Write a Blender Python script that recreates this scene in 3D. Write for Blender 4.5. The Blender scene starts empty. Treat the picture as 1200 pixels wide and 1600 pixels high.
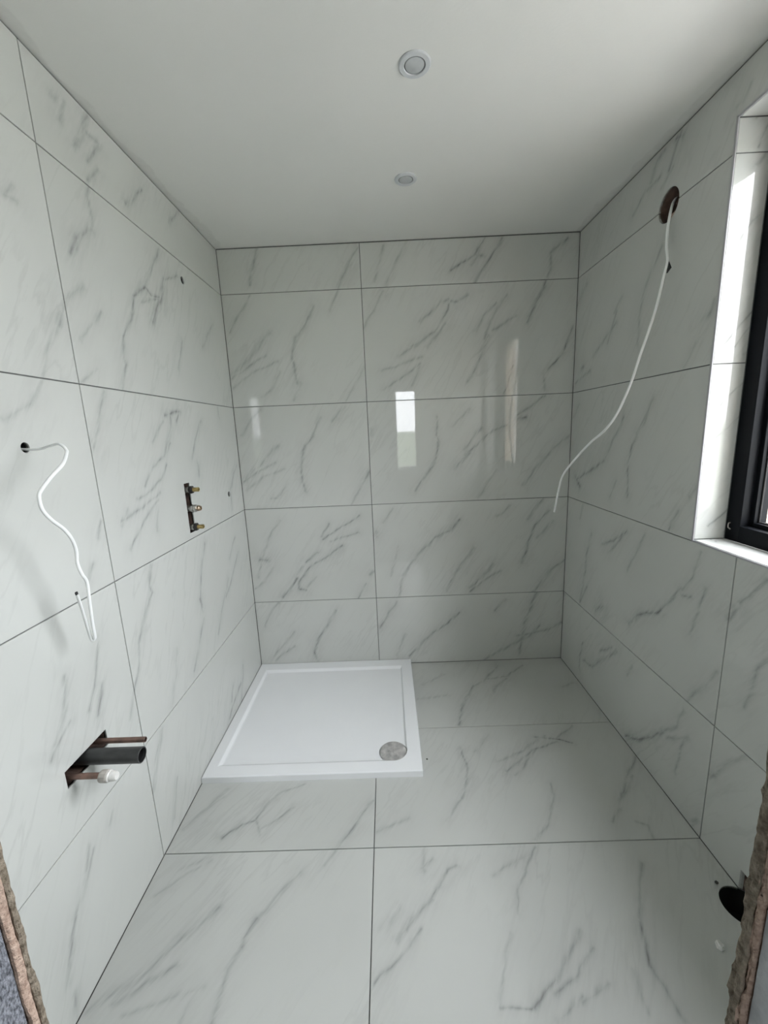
import bpy, bmesh, math, random
from mathutils import Vector, Matrix, noise

# ------------------------------------------------------------------ camera, sky, exposure
scene = bpy.context.scene
COL = scene.collection
random.seed(11)

def make_camera():
    yaw, pitch, roll = 0.012899, -0.195289, -0.042817
    fwd = Vector((-math.sin(yaw) * math.cos(pitch), math.cos(yaw) * math.cos(pitch), math.sin(pitch)))
    right = Vector((math.cos(yaw), math.sin(yaw), 0))
    up = right.cross(fwd)
    r2 = right * math.cos(roll) + up * math.sin(roll)
    u2 = -right * math.sin(roll) + up * math.cos(roll)
    cam = bpy.data.cameras.new('camera')
    cam.sensor_fit = 'VERTICAL'
    cam.sensor_height = 36.0
    cam.lens = 636.563 / 1600.0 * 36.0
    cam.clip_start = 0.01
    cam.clip_end = 2000
    ob = bpy.data.objects.new('camera', cam)
    m = Matrix((r2, u2, -fwd)).transposed().to_4x4()
    m.translation = Vector((0.8746, -2.4185, 1.4899))
    ob.matrix_world = m
    COL.objects.link(ob)
    scene.camera = ob
make_camera()

SKY_STRENGTH = 27.0
EXPOSURE = 0.06
world = bpy.data.worlds.new('overcast_sky')
scene.world = world
world.use_nodes = True
def make_world():
    nt = world.node_tree
    nt.nodes.clear()
    out = nt.nodes.new('ShaderNodeOutputWorld')
    bg = nt.nodes.new('ShaderNodeBackground')
    tc = nt.nodes.new('ShaderNodeTexCoord')
    sep = nt.nodes.new('ShaderNodeSeparateXYZ')
    cl = nt.nodes.new('ShaderNodeClamp')
    ma = nt.nodes.new('ShaderNodeMath'); ma.operation = 'MULTIPLY_ADD'
    ma.inputs[1].default_value = 0.48; ma.inputs[2].default_value = 0.64
    mu = nt.nodes.new('ShaderNodeMath'); mu.operation = 'MULTIPLY'
    mu.inputs[1].default_value = SKY_STRENGTH
    bg.inputs['Color'].default_value = (0.94, 0.945, 1.0, 1)
    nt.links.new(tc.outputs['Generated'], sep.inputs[0])
    nt.links.new(sep.outputs[2], cl.inputs[0])
    nt.links.new(cl.outputs[0], ma.inputs[0])
    nt.links.new(ma.outputs[0], mu.inputs[0])
    nt.links.new(mu.outputs[0], bg.inputs['Strength'])
    nt.links.new(bg.outputs[0], out.inputs[0])
make_world()

vs = scene.view_settings
vs.view_transform = 'Standard'
vs.look = 'None'
vs.gamma = 1.0
vs.exposure = EXPOSURE
vs.use_curve_mapping = False
scene.cycles.max_bounces = 10
scene.cycles.diffuse_bounces = 6
scene.cycles.glossy_bounces = 4
scene.cycles.transparent_max_bounces = 12
scene.cycles.caustics_reflective = False
scene.cycles.caustics_refractive = False

# daylight enters through the two windows: portals only guide sky sampling, they emit nothing
def portal(loc, rot, sx, sy):
    l = bpy.data.lights.new('sky_portal', 'AREA')
    l.shape = 'RECTANGLE'; l.size = sx; l.size_y = sy
    l.cycles.is_portal = True
    o = bpy.data.objects.new('sky_portal', l)
    o.location = loc; o.rotation_euler = rot
    COL.objects.link(o)

# ------------------------------------------------------------------ measured room (metres)
W, H = 1.95, 2.49              # width, ceiling height; back wall y=0, left wall x=0, floor z=0
YF = -2.10                     # inner face of the doorway wall
Z1, TH = 0.46, 0.60            # first tile course, course height
ZR = [0.0, Z1, Z1 + TH, Z1 + 2 * TH, Z1 + 3 * TH, H - 0.005]
WY0, WY1, WZ0, WZ1 = -2.05, -1.012, 1.067, 2.352      # window opening in the right wall
XG = 2.06                      # inner face of the window frame
HY, HX0, HX1 = -4.5, -0.8, 2.9 # room behind the doorway
YO = -2.25                     # outer face of the doorway wall
DX0, DX1, DZ = 0.475, 1.222, 2.06
JOINT = 0.0032

portal((XG + 0.06, (WY0 + WY1) / 2, (WZ0 + WZ1) / 2), (0, math.radians(90), 0), WZ1 - WZ0, WY1 - WY0)
portal((1.215, HY - 0.06, 1.5), (math.radians(90), 0, 0), 0.38, 1.3)

# ------------------------------------------------------------------ helpers
def new_mat(name):
    m = bpy.data.materials.new(name)
    m.use_nodes = True
    nt = m.node_tree
    return m, nt, nt.nodes['Principled BSDF']

def simple_mat(name, col, rough=0.5, metal=0.0, ior=1.5, var=0.0, vscale=30.0, bump=0.0, bscale=200.0, col2=None, stretch=None):
    m, nt, b = new_mat(name)
    b.inputs['Roughness'].default_value = rough
    b.inputs['Metallic'].default_value = metal
    b.inputs['IOR'].default_value = ior
    tc = nt.nodes.new('ShaderNodeTexCoord')
    src = tc.outputs['Object']
    if stretch:
        mp = nt.nodes.new('ShaderNodeMapping')
        mp.inputs['Scale'].default_value = stretch
        nt.links.new(src, mp.inputs[0]); src = mp.outputs[0]
    nz = nt.nodes.new('ShaderNodeTexNoise')
    nz.inputs['Scale'].default_value = vscale
    nz.inputs['Detail'].default_value = 5
    nt.links.new(src, nz.inputs['Vector'])
    rp = nt.nodes.new('ShaderNodeValToRGB')
    c2 = col2 if col2 else tuple(c * (1 - var) for c in col)
    rp.color_ramp.elements[0].position = 0.3
    rp.color_ramp.elements[1].position = 0.7
    rp.color_ramp.elements[0].color = (*c2, 1)
    rp.color_ramp.elements[1].color = (*col, 1)
    nt.links.new(nz.outputs['Fac'], rp.inputs[0])
    nt.links.new(rp.outputs[0], b.inputs['Base Color'])
    if bump:
        n2 = nt.nodes.new('ShaderNodeTexNoise')
        n2.inputs['Scale'].default_value = bscale
        n2.inputs['Detail'].default_value = 4
        nt.links.new(src, n2.inputs['Vector'])
        bp = nt.nodes.new('ShaderNodeBump')
        bp.inputs['Strength'].default_value = bump
        bp.inputs['Distance'].default_value = 0.004
        nt.links.new(n2.outputs['Fac'], bp.inputs['Height'])
        nt.links.new(bp.outputs[0], b.inputs['Normal'])
    return m

def glass_mat(name):
    m = bpy.data.materials.new(name)
    m.use_nodes = True
    nt = m.node_tree
    nt.nodes.clear()
    out = nt.nodes.new('ShaderNodeOutputMaterial')
    mix = nt.nodes.new('ShaderNodeMixShader')
    tr = nt.nodes.new('ShaderNodeBsdfTransparent')
    tr.inputs[0].default_value = (0.96, 0.97, 0.965, 1)
    gl = nt.nodes.new('ShaderNodeBsdfGlossy')
    gl.inputs['Roughness'].default_value = 0.0
    ge = nt.nodes.new('ShaderNodeNewGeometry')
    dt = nt.nodes.new('ShaderNodeVectorMath'); dt.operation = 'DOT_PRODUCT'
    nt.links.new(ge.outputs['Incoming'], dt.inputs[0]); nt.links.new(ge.outputs['Normal'], dt.inputs[1])
    def mth(op, a, c=0.0, d=0.0):
        n = nt.nodes.new('ShaderNodeMath'); n.operation = op
        n.inputs[1].default_value = c; n.inputs[2].default_value = d
        nt.links.new(a, n.inputs[0])
        return n
    ab = mth('ABSOLUTE', dt.outputs['Value'])
    om = mth('MULTIPLY_ADD', ab.outputs[0], -1.0, 1.0)
    pw = mth('POWER', om.outputs[0], 5.0)
    fr = mth('MULTIPLY_ADD', pw.outputs[0], 0.96, 0.04)
    nt.links.new(fr.outputs[0], mix.inputs[0])
    nt.links.new(tr.outputs[0], mix.inputs[1])
    nt.links.new(gl.outputs[0], mix.inputs[2])
    nt.links.new(mix.outputs[0], out.inputs[0])
    return m

def link(name, me, mat=None, parent=None):
    o = bpy.data.objects.new(name, me)
    COL.objects.link(o)
    if mat is not None:
        me.materials.append(mat)
    if parent is not None:
        o.parent = parent
        o.matrix_parent_inverse = Matrix.Identity(4)
    return o

def bm_obj(name, bm, mat=None, parent=None, smooth=False, loc=None):
    bmesh.ops.recalc_face_normals(bm, faces=bm.faces)
    me = bpy.data.meshes.new(name)
    if loc is not None:
        bmesh.ops.translate(bm, vec=-Vector(loc), verts=bm.verts)
    bm.to_mesh(me); bm.free()
    if smooth:
        for f in me.polygons: f.use_smooth = True
        try: me.set_sharp_from_angle(angle=math.radians(35))
        except Exception: pass
    o = link(name, me, mat, parent)
    if loc is not None:
        o.location = Vector(loc)
    return o

def add_box(bm, x0, x1, y0, y1, z0, z1, bev=0.0, seg=1):
    r = bmesh.ops.create_cube(bm, size=1.0)
    vs_ = r['verts']
    bmesh.ops.scale(bm, vec=(x1 - x0, y1 - y0, z1 - z0), verts=vs_)
    bmesh.ops.translate(bm, vec=((x0 + x1) / 2, (y0 + y1) / 2, (z0 + z1) / 2), verts=vs_)
    if bev:
        es = list({e for v in vs_ for e in v.link_edges})
        bmesh.ops.bevel(bm, geom=es, offset=bev, segments=seg, affect='EDGES', profile=0.5)

def box(name, x0, x1, y0, y1, z0, z1, mat, parent=None, bev=0.0, seg=1, loc=None):
    bm = bmesh.new()
    add_box(bm, x0, x1, y0, y1, z0, z1, bev, seg)
    return bm_obj(name, bm, mat, parent, loc=loc)

def lathe(bm, prof, origin, axis, n=32, capped=True):
    """prof: list of (distance along axis, radius); axis: unit vector"""
    a = Vector(axis).normalized()
    t = Vector((0, 0, 1)) if abs(a.z) < 0.9 else Vector((1, 0, 0))
    e1 = a.cross(t).normalized(); e2 = a.cross(e1)
    o = Vector(origin)
    rings = []
    for d, r in prof:
        if r <= 1e-6:
            rings.append([bm.verts.new(o + a * d)])
        else:
            rings.append([bm.verts.new(o + a * d + (e1 * math.cos(2 * math.pi * k / n) + e2 * math.sin(2 * math.pi * k / n)) * r) for k in range(n)])
    for A, B in zip(rings[:-1], rings[1:]):
        for k in range(n):
            q = [A[k % len(A)], A[(k + 1) % n % len(A)], B[(k + 1) % n % len(B)], B[k % len(B)]]
            q = list(dict.fromkeys(q))
            if len(q) > 2:
                try: bm.faces.new(q)
                except ValueError: pass
    if capped:
        for R_ in (rings[0], rings[-1]):
            if len(R_) > 2:
                try: bm.faces.new(R_)
                except ValueError: pass

def catmull(pts, sub=8):
    P = [Vector(p) for p in pts]
    P = [P[0] * 2 - P[1]] + P + [P[-1] * 2 - P[-2]]
    out = []
    for i in range(1, len(P) - 2):
        for k in range(sub):
            t = k / sub
            a, b, c, d = P[i - 1], P[i], P[i + 1], P[i + 2]
            out.append(0.5 * ((2 * b) + (c - a) * t + (2 * a - 5 * b + 4 * c - d) * t * t + (3 * b - a - 3 * c + d) * t ** 3))
    out.append(P[-2])
    return out

def tube(bm, pts, rw, rh, n=12):
    """flattened cable along pts, half-width rw, half-height rh"""
    prev = None; rings = []
    ref = Vector((1, 0, 0))
    for i, p in enumerate(pts):
        d = (pts[min(i + 1, len(pts) - 1)] - pts[max(i - 1, 0)]).normalized()
        ref = (ref - d * ref.dot(d))
        if ref.length < 1e-4: ref = d.orthogonal()
        ref.normalize()
        s = d.cross(ref)
        rings.append([bm.verts.new(p + s * math.cos(2 * math.pi * k / n) * rw + ref * math.sin(2 * math.pi * k / n) * rh) for k in range(n)])
    for A, B in zip(rings[:-1], rings[1:]):
        for k in range(n):
            bm.faces.new((A[k], A[(k + 1) % n], B[(k + 1) % n], B[k]))
    bm.faces.new(rings[0]); bm.faces.new(rings[-1])

def cut(objs, cutter, transfer=False):
    for o in objs:
        md = o.modifiers.new('cut', 'BOOLEAN')
        md.operation = 'DIFFERENCE'; md.solver = 'EXACT'; md.object = cutter
        if transfer:
            md.material_mode = 'TRANSFER'
    bpy.context.view_layer.update()
    dg = bpy.context.evaluated_depsgraph_get()
    for o in objs:
        me = bpy.data.meshes.new_from_object(o.evaluated_get(dg))
        o.modifiers.clear()
        o.data = me
def drop(o):
    me = o.data
    bpy.data.objects.remove(o)
    if me.users == 0: bpy.data.meshes.remove(me)

def tag(o, label, cat, group=None):
    o['label'] = label; o['category'] = cat
    if group: o['group'] = group
def structure(o):
    o['kind'] = 'structure'
    return o
def empty(name, loc):
    o = bpy.data.objects.new(name, None)
    o.empty_display_size = 0.05
    o.location = loc
    COL.objects.link(o)
    return o

# ------------------------------------------------------------------ materials
M_GROUT = simple_mat('grey_grout', (0.15, 0.155, 0.15), 0.9, var=0.3, vscale=60)
M_CAVITY = simple_mat('brown_rubble', (0.16, 0.10, 0.075), 0.95, col2=(0.05, 0.035, 0.03), vscale=35, bump=0.8, bscale=60)
M_TRAY = simple_mat('white_acrylic', (0.80, 0.815, 0.83), 0.22, var=0.02, vscale=6)
M_FILM = simple_mat('crumpled_film', (0.52, 0.51, 0.49), 0.35, col2=(0.25, 0.25, 0.24), vscale=28, bump=0.5, bscale=40)
M_BLACK = simple_mat('black_powder_coat', (0.006, 0.007, 0.009), 0.45, ior=1.18, var=0.2)
M_GASKET = simple_mat('black_rubber', (0.008, 0.008, 0.009), 0.7, var=0.2)
M_GLASS = glass_mat('window_glass')
M_COPPER = simple_mat('dull_copper', (0.30, 0.19, 0.155), 0.5, metal=0.75, col2=(0.17, 0.12, 0.10), vscale=40)
M_WASTE = simple_mat('black_waste_pipe', (0.045, 0.047, 0.046), 0.38, col2=(0.012, 0.013, 0.013), vscale=45, bump=0.15, bscale=120, stretch=(0.4, 1, 1))
M_HOLE_SHADE = simple_mat('hole_shade', (0.006, 0.006, 0.006), 0.8)  # near-black stands in for the shade inside wall holes and pipe bores
M_CAPW = simple_mat('white_pipe_cap', (0.78, 0.77, 0.74), 0.28, var=0.12, vscale=90)
M_CAPG = simple_mat('grey_nylon_ring', (0.50, 0.47, 0.43), 0.45, var=0.25, vscale=90)
M_BRASS = simple_mat('brass', (0.56, 0.44, 0.20), 0.32, metal=1.0, var=0.3, vscale=150)
M_BRASS2 = simple_mat('pale_bronze', (0.55, 0.42, 0.30), 0.35, metal=1.0, var=0.35, vscale=150)
M_CHROME = simple_mat('scuffed_nickel', (0.62, 0.61, 0.58), 0.28, metal=1.0, var=0.25, vscale=120)
M_NUT = simple_mat('black_nut', (0.015, 0.014, 0.013), 0.4, var=0.3)
M_CABLE = simple_mat('white_pvc', (0.83, 0.85, 0.84), 0.38, var=0.04, vscale=20)
M_TIP = simple_mat('dark_cut_end', (0.03, 0.03, 0.03), 0.6, var=0.4, vscale=300)
M_ADH = simple_mat('tile_adhesive', (0.36, 0.31, 0.24), 0.95, col2=(0.12, 0.095, 0.065), vscale=110, bump=1.0, bscale=260)
M_PLASTER = simple_mat('pink_plaster', (0.60, 0.46, 0.37), 0.95, col2=(0.36, 0.25, 0.19), vscale=150, bump=1.0, bscale=300)
M_FELT = simple_mat('grey_felt', (0.34, 0.36, 0.40), 0.98, col2=(0.05, 0.055, 0.065), vscale=420, bump=1.0, bscale=420, stretch=(1, 1.0, 0.5))
M_BOARD = simple_mat('grey_board', (0.55, 0.57, 0.59), 0.85, col2=(0.42, 0.44, 0.46), vscale=60, bump=0.4, bscale=160)
M_PAINT = simple_mat('landing_paint', (0.50, 0.50, 0.49), 0.85, var=0.05, vscale=3)
M_HFLOOR = simple_mat('landing_floor', (0.48, 0.47, 0.44), 0.6, var=0.2, vscale=5)
M_UPVC = simple_mat('white_upvc', (0.80, 0.80, 0.80), 0.3, var=0.03)
M_TRIM = simple_mat('grey_tile_trim', (0.42, 0.42, 0.44), 0.35, var=0.08, vscale=20)
M_LAMP = simple_mat('downlight_white', (0.60, 0.62, 0.64), 0.4, var=0.05)
M_LENS = simple_mat('downlight_lens', (0.50, 0.52, 0.53), 0.3, var=0.08, vscale=60)
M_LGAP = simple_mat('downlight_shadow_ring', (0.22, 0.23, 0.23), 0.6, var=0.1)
M_CREAM = simple_mat('cream_brick', (0.72, 0.60, 0.46), 0.9, col2=(0.58, 0.47, 0.36), vscale=3)
M_ROOF = simple_mat('roof_tile', (0.16, 0.12, 0.10), 0.9, var=0.4, vscale=4)
M_BRICK = simple_mat('outer_brick', (0.70, 0.60, 0.48), 0.9, col2=(0.58, 0.48, 0.38), vscale=12)
M_DARK_STRIP = simple_mat('dark_strip', (0.13, 0.13, 0.13), 0.95, col2=(0.09, 0.09, 0.09), vscale=6)
M_DARK_GROUND = simple_mat('dark_ground', (0.13, 0.15, 0.10), 0.95, col2=(0.08, 0.10, 0.06), vscale=3)
M_GROUND = simple_mat('grass_and_paving', (0.44, 0.43, 0.41), 0.95, col2=(0.36, 0.36, 0.33), vscale=0.2)
M_CHIP = simple_mat('white_chip', (0.80, 0.80, 0.77), 0.6, var=0.15, vscale=200)
M_GRIT = simple_mat('dark_grit', (0.06, 0.06, 0.05), 0.9, var=0.3, vscale=300)

def ceiling_mat():
    m, nt, b = new_mat('matt_ceiling_paint')
    b.inputs['Roughness'].default_value = 0.92
    tc = nt.nodes.new('ShaderNodeTexCoord')
    nz = nt.nodes.new('ShaderNodeTexNoise'); nz.inputs['Scale'].default_value = 3.5; nz.inputs['Detail'].default_value = 6
    nt.links.new(tc.outputs['Object'], nz.inputs['Vector'])
    rp = nt.nodes.new('ShaderNodeValToRGB')
    rp.color_ramp.elements[0].color = (0.70, 0.705, 0.68, 1); rp.color_ramp.elements[1].color = (0.75, 0.75, 0.725, 1)
    nt.links.new(nz.outputs['Fac'], rp.inputs[0])
    # unpainted filler smears with a ragged outline, along the wall edges of the ceiling
    sp = nt.nodes.new('ShaderNodeSeparateXYZ'); nt.links.new(tc.outputs['Object'], sp.inputs[0])
    def mth(op, a, c=None, d=None):
        n = nt.nodes.new('ShaderNodeMath'); n.operation = op
        for i, v in enumerate((a, c, d)):
            if v is None: continue
            if isinstance(v, (int, float)): n.inputs[i].default_value = v
            else: nt.links.new(v, n.inputs[i])
        return n.outputs[0]
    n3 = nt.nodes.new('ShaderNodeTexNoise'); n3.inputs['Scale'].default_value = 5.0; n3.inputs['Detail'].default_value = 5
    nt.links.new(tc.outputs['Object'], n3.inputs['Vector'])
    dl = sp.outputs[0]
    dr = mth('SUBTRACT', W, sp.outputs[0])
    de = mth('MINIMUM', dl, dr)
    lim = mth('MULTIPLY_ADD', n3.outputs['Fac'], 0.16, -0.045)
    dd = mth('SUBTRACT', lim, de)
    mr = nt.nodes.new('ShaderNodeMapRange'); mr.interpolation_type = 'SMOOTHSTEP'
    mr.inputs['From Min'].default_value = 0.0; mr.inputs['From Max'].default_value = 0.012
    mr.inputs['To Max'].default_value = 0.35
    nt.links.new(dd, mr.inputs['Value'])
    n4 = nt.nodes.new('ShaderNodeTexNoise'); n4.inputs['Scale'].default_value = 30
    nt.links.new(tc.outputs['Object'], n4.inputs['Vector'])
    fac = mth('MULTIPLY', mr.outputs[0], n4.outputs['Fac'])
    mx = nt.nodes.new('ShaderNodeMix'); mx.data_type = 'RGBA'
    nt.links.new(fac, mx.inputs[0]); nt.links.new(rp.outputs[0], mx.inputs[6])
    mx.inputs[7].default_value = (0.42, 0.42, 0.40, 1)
    nt.links.new(mx.outputs[2], b.inputs['Base Color'])
    n2 = nt.nodes.new('ShaderNodeTexNoise'); n2.inputs['Scale'].default_value = 120; n2.inputs['Detail'].default_value = 3
    nt.links.new(tc.outputs['Object'], n2.inputs['Vector'])
    bp = nt.nodes.new('ShaderNodeBump'); bp.inputs['Strength'].default_value = 0.12; bp.inputs['Distance'].default_value = 0.002
    nt.links.new(n2.outputs['Fac'], bp.inputs['Height']); nt.links.new(bp.outputs[0], b.inputs['Normal'])
    return m
M_CEIL = ceiling_mat()

# ---- veined porcelain: every tile carries its own veins, given in metres on the wall it hangs on
def vein_group():
    g = bpy.data.node_groups.new('vein_segment', 'ShaderNodeTree')
    I = g.interface
    for n, t in (('P', 'NodeSocketVector'), ('A', 'NodeSocketVector'), ('D', 'NodeSocketVector'), ('Len', 'NodeSocketFloat'), ('Width', 'NodeSocketFloat'), ('Strength', 'NodeSocketFloat'), ('Prev', 'NodeSocketFloat')):
        I.new_socket(n, in_out='INPUT', socket_type=t)
    I.new_socket('Mask', in_out='OUTPUT', socket_type='NodeSocketFloat')
    N = g.nodes; L = g.links
    gi = N.new('NodeGroupInput'); go = N.new('NodeGroupOutput')
    def vm(op, a, b=None, sc=None):
        n = N.new('ShaderNodeVectorMath'); n.operation = op
        L.new(a, n.inputs[0])
        if b is not None: L.new(b, n.inputs[1])
        if sc is not None: L.new(sc, n.inputs['Scale'])
        return n
    def mt(op, a, b=None, c=None):
        n = N.new('ShaderNodeMath'); n.operation = op
        for i, v in enumerate((a, b, c)):
            if v is None: continue
            if isinstance(v, (int, float)): n.inputs[i].default_value = v
            else: L.new(v, n.inputs[i])
        return n.outputs[0]
    ap = vm('SUBTRACT', gi.outputs['P'], gi.outputs['A'])
    t = vm('DOT_PRODUCT', ap.outputs[0], gi.outputs['D']).outputs['Value']
    t = mt('MINIMUM', mt('MAXIMUM', t, 0.0), gi.outputs['Len'])
    cl = vm('SCALE', gi.outputs['D'], sc=t)
    d = vm('DISTANCE', ap.outputs[0], cl.outputs[0]).outputs['Value']
    q = mt('DIVIDE', d, gi.outputs['Width'])
    core = mt('MAXIMUM', mt('SUBTRACT', 1.0, q), 0.0)
    core = mt('MULTIPLY', core, core)
    halo = mt('MAXIMUM', mt('MULTIPLY_ADD', q, -0.2, 1.0), 0.0)
    halo = mt('MULTIPLY', halo, halo)
    tot = mt('MULTIPLY_ADD', halo, 0.42, core)
    tot = mt('MULTIPLY', tot, gi.outputs['Strength'])
    L.new(mt('MAXIMUM', tot, gi.outputs['Prev']), go.inputs[0])
    return g
VG = vein_group()
TILE_N = [0]
def tile_mat(segs, rough, tone=1.0):
    """segs: (ax, ay, bx, by, width, strength) in tile-local metres"""
    TILE_N[0] += 1
    seed = TILE_N[0] * 3.71
    m, nt, b = new_mat('veined_porcelain')
    N = nt.nodes; L = nt.links
    tc = N.new('ShaderNodeTexCoord')
    flat = N.new('ShaderNodeVectorMath'); flat.operation = 'MULTIPLY'
    flat.inputs[1].default_value = (1, 1, 0)
    L.new(tc.outputs['Object'], flat.inputs[0])
    off = N.new('ShaderNodeVectorMath'); off.operation = 'ADD'
    off.inputs[1].default_value = (seed, seed * 0.7, 0)
    L.new(flat.outputs[0], off.inputs[0])
    def nz(scale, detail, src=off.outputs[0]):
        n = N.new('ShaderNodeTexNoise')
        n.inputs['Scale'].default_value = scale; n.inputs['Detail'].default_value = detail
        L.new(src, n.inputs['Vector'])
        return n
    def mt(op, a, bb=None, c=None):
        n = N.new('ShaderNodeMath'); n.operation = op
        for i, v in enumerate((a, bb, c)):
            if v is None: continue
            if isinstance(v, (int, float)): n.inputs[i].default_value = v
            else: L.new(v, n.inputs[i])
        return n.outputs[0]
    warp = nz(11, 6)
    ws = N.new('ShaderNodeVectorMath'); ws.operation = 'SUBTRACT'; ws.inputs[1].default_value = (0.5, 0.5, 0.5)
    L.new(warp.outputs['Color'], ws.inputs[0])
    wm = N.new('ShaderNodeVectorMath'); wm.operation = 'MULTIPLY'; wm.inputs[1].default_value = (0.030, 0.030, 0)
    L.new(ws.outputs[0], wm.inputs[0])
    P = N.new('ShaderNodeVectorMath'); P.operation = 'ADD'
    L.new(flat.outputs[0], P.inputs[0]); L.new(wm.outputs[0], P.inputs[1])
    prev = None
    for (ax, ay, bx, by, w, s) in segs:
        d = Vector((bx - ax, by - ay, 0)); ln = max(d.length, 1e-4); d /= ln
        g = N.new('ShaderNodeGroup'); g.node_tree = VG
        L.new(P.outputs[0], g.inputs['P'])
        g.inputs['A'].default_value = (ax, ay, 0); g.inputs['D'].default_value = d
        g.inputs['Len'].default_value = ln; g.inputs['Width'].default_value = w; g.inputs['Strength'].default_value = s
        if prev is None: g.inputs['Prev'].default_value = 0.0
        else: L.new(prev, g.inputs['Prev'])
        prev = g.outputs[0]
    # slab grain runs up to the right: feathered streaks along that direction
    rot = N.new('ShaderNodeMapping'); rot.inputs['Rotation'].default_value = (0, 0, math.radians(-57))
    L.new(off.outputs[0], rot.inputs[0])
    stretch = N.new('ShaderNodeMapping'); stretch.inputs['Scale'].default_value = (1.0, 5.5, 1)
    L.new(rot.outputs[0], stretch.inputs[0])
    brk = nz(13, 5, stretch.outputs[0])
    bq = N.new('ShaderNodeMapRange'); bq.inputs['From Min'].default_value = 0.32; bq.inputs['From Max'].default_value = 0.68
    bq.inputs['To Min'].default_value = 0.25; bq.inputs['To Max'].default_value = 1.55
    L.new(brk.outputs['Fac'], bq.inputs['Value'])
    bm_ = bq.outputs[0]
    st = nz(2.6, 7, stretch.outputs[0])
    ab = mt('ABSOLUTE', mt('SUBTRACT', st.outputs['Fac'], 0.5))
    fine = mt('MAXIMUM', mt('MULTIPLY_ADD', ab, -28.0, 1.0), 0.0)
    gate = nz(2.2, 2)
    gm = N.new('ShaderNodeMapRange'); gm.inputs['From Min'].default_value = 0.44; gm.inputs['From Max'].default_value = 0.64
    gm.inputs['To Max'].default_value = 0.10
    L.new(gate.outputs['Fac'], gm.inputs['Value'])
    fine = mt('MULTIPLY', fine, gm.outputs[0])
    if prev is not None:
        tot = mt('ADD', mt('MULTIPLY', prev, bm_), fine)
    else:
        tot = fine
    cloud = nz(1.7, 3)
    rp = N.new('ShaderNodeValToRGB')
    rp.color_ramp.elements[0].position = 0.3; rp.color_ramp.elements[1].position = 0.7
    rp.color_ramp.elements[0].color = (0.525 * tone, 0.540 * tone, 0.515 * tone, 1); rp.color_ramp.elements[1].color = (0.565 * tone, 0.580 * tone, 0.555 * tone, 1)
    L.new(cloud.outputs['Fac'], rp.inputs[0])
    mx = N.new('ShaderNodeMix'); mx.data_type = 'RGBA'
    mx.clamp_factor = True
    L.new(tot, mx.inputs[0]); L.new(rp.outputs[0], mx.inputs[6])
    mx.inputs[7].default_value = (0.09, 0.092, 0.093, 1)
    L.new(mx.outputs[2], b.inputs['Base Color'])
    b.inputs['Roughness'].default_value = rough
    b.inputs['IOR'].default_value = 1.52
    return m

def rand_veins(u0, u1, v0, v1):
    out = []
    for _ in range(5):
        a = Vector((random.uniform(u0, u1), random.uniform(v0, v1)))
        for _k in range(3):
            ang = math.radians(random.uniform(40, 75))
            l = random.uniform(0.08, 0.2)
            c = a + Vector((math.cos(ang), math.sin(ang))) * l
            out.append((a.x, a.y, c.x, c.y, random.uniform(0.006, 0.010), random.uniform(0.2, 0.4)))
            a = c
    return out

TT = 0.009
def add_tile(parent, key, O, U, V, u0, u1, v0, v1, rough=0.025, su=1, tone=1.0):
    """tile on the plane O + u*U + v*V, seen from U x V; su = -1 when the listed vein u runs against U"""
    U = Vector(U); V = Vector(V); Nn = U.cross(V)
    j = JOINT / 2
    cu, cv = (u0 + u1) / 2, (v0 + v1) / 2
    hu, hv = (u1 - u0) / 2 - j, (v1 - v0) / 2 - j
    bm = bmesh.new()
    add_box(bm, -hu, hu, -hv, hv, -TT, 0)
    es = [e for e in bm.edges if all(v.co.z > -1e-5 for v in e.verts)]
    bmesh.ops.bevel(bm, geom=es, offset=0.0008, segments=1, affect='EDGES')
    segs = []
    for s, w, pts in VEINS.get(key, []):
        for (a, b_), (c, d) in zip(pts[:-1], pts[1:]):
            a2, c2 = a * su, c * su
            mu, mv = (a2 + c2) / 2, (b_ + d) / 2
            if u0 - 0.01 <= mu <= u1 + 0.01 and v0 - 0.01 <= mv <= v1 + 0.01:
                segs.append((a2 - cu, b_ - cv, c2 - cu, d - cv, w * 0.001 * 2.2, 0.01 + s * 0.057))
    if not segs:
        segs = rand_veins(-hu, hu, -hv, hv)
    o = bm_obj('tile', bm, tile_mat(segs, rough, tone), parent)
    m = Matrix((U, V, Nn)).transposed().to_4x4()
    m.translation = Vector(O) + U * cu + V * cv
    o.matrix_world = m
    return o

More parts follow.
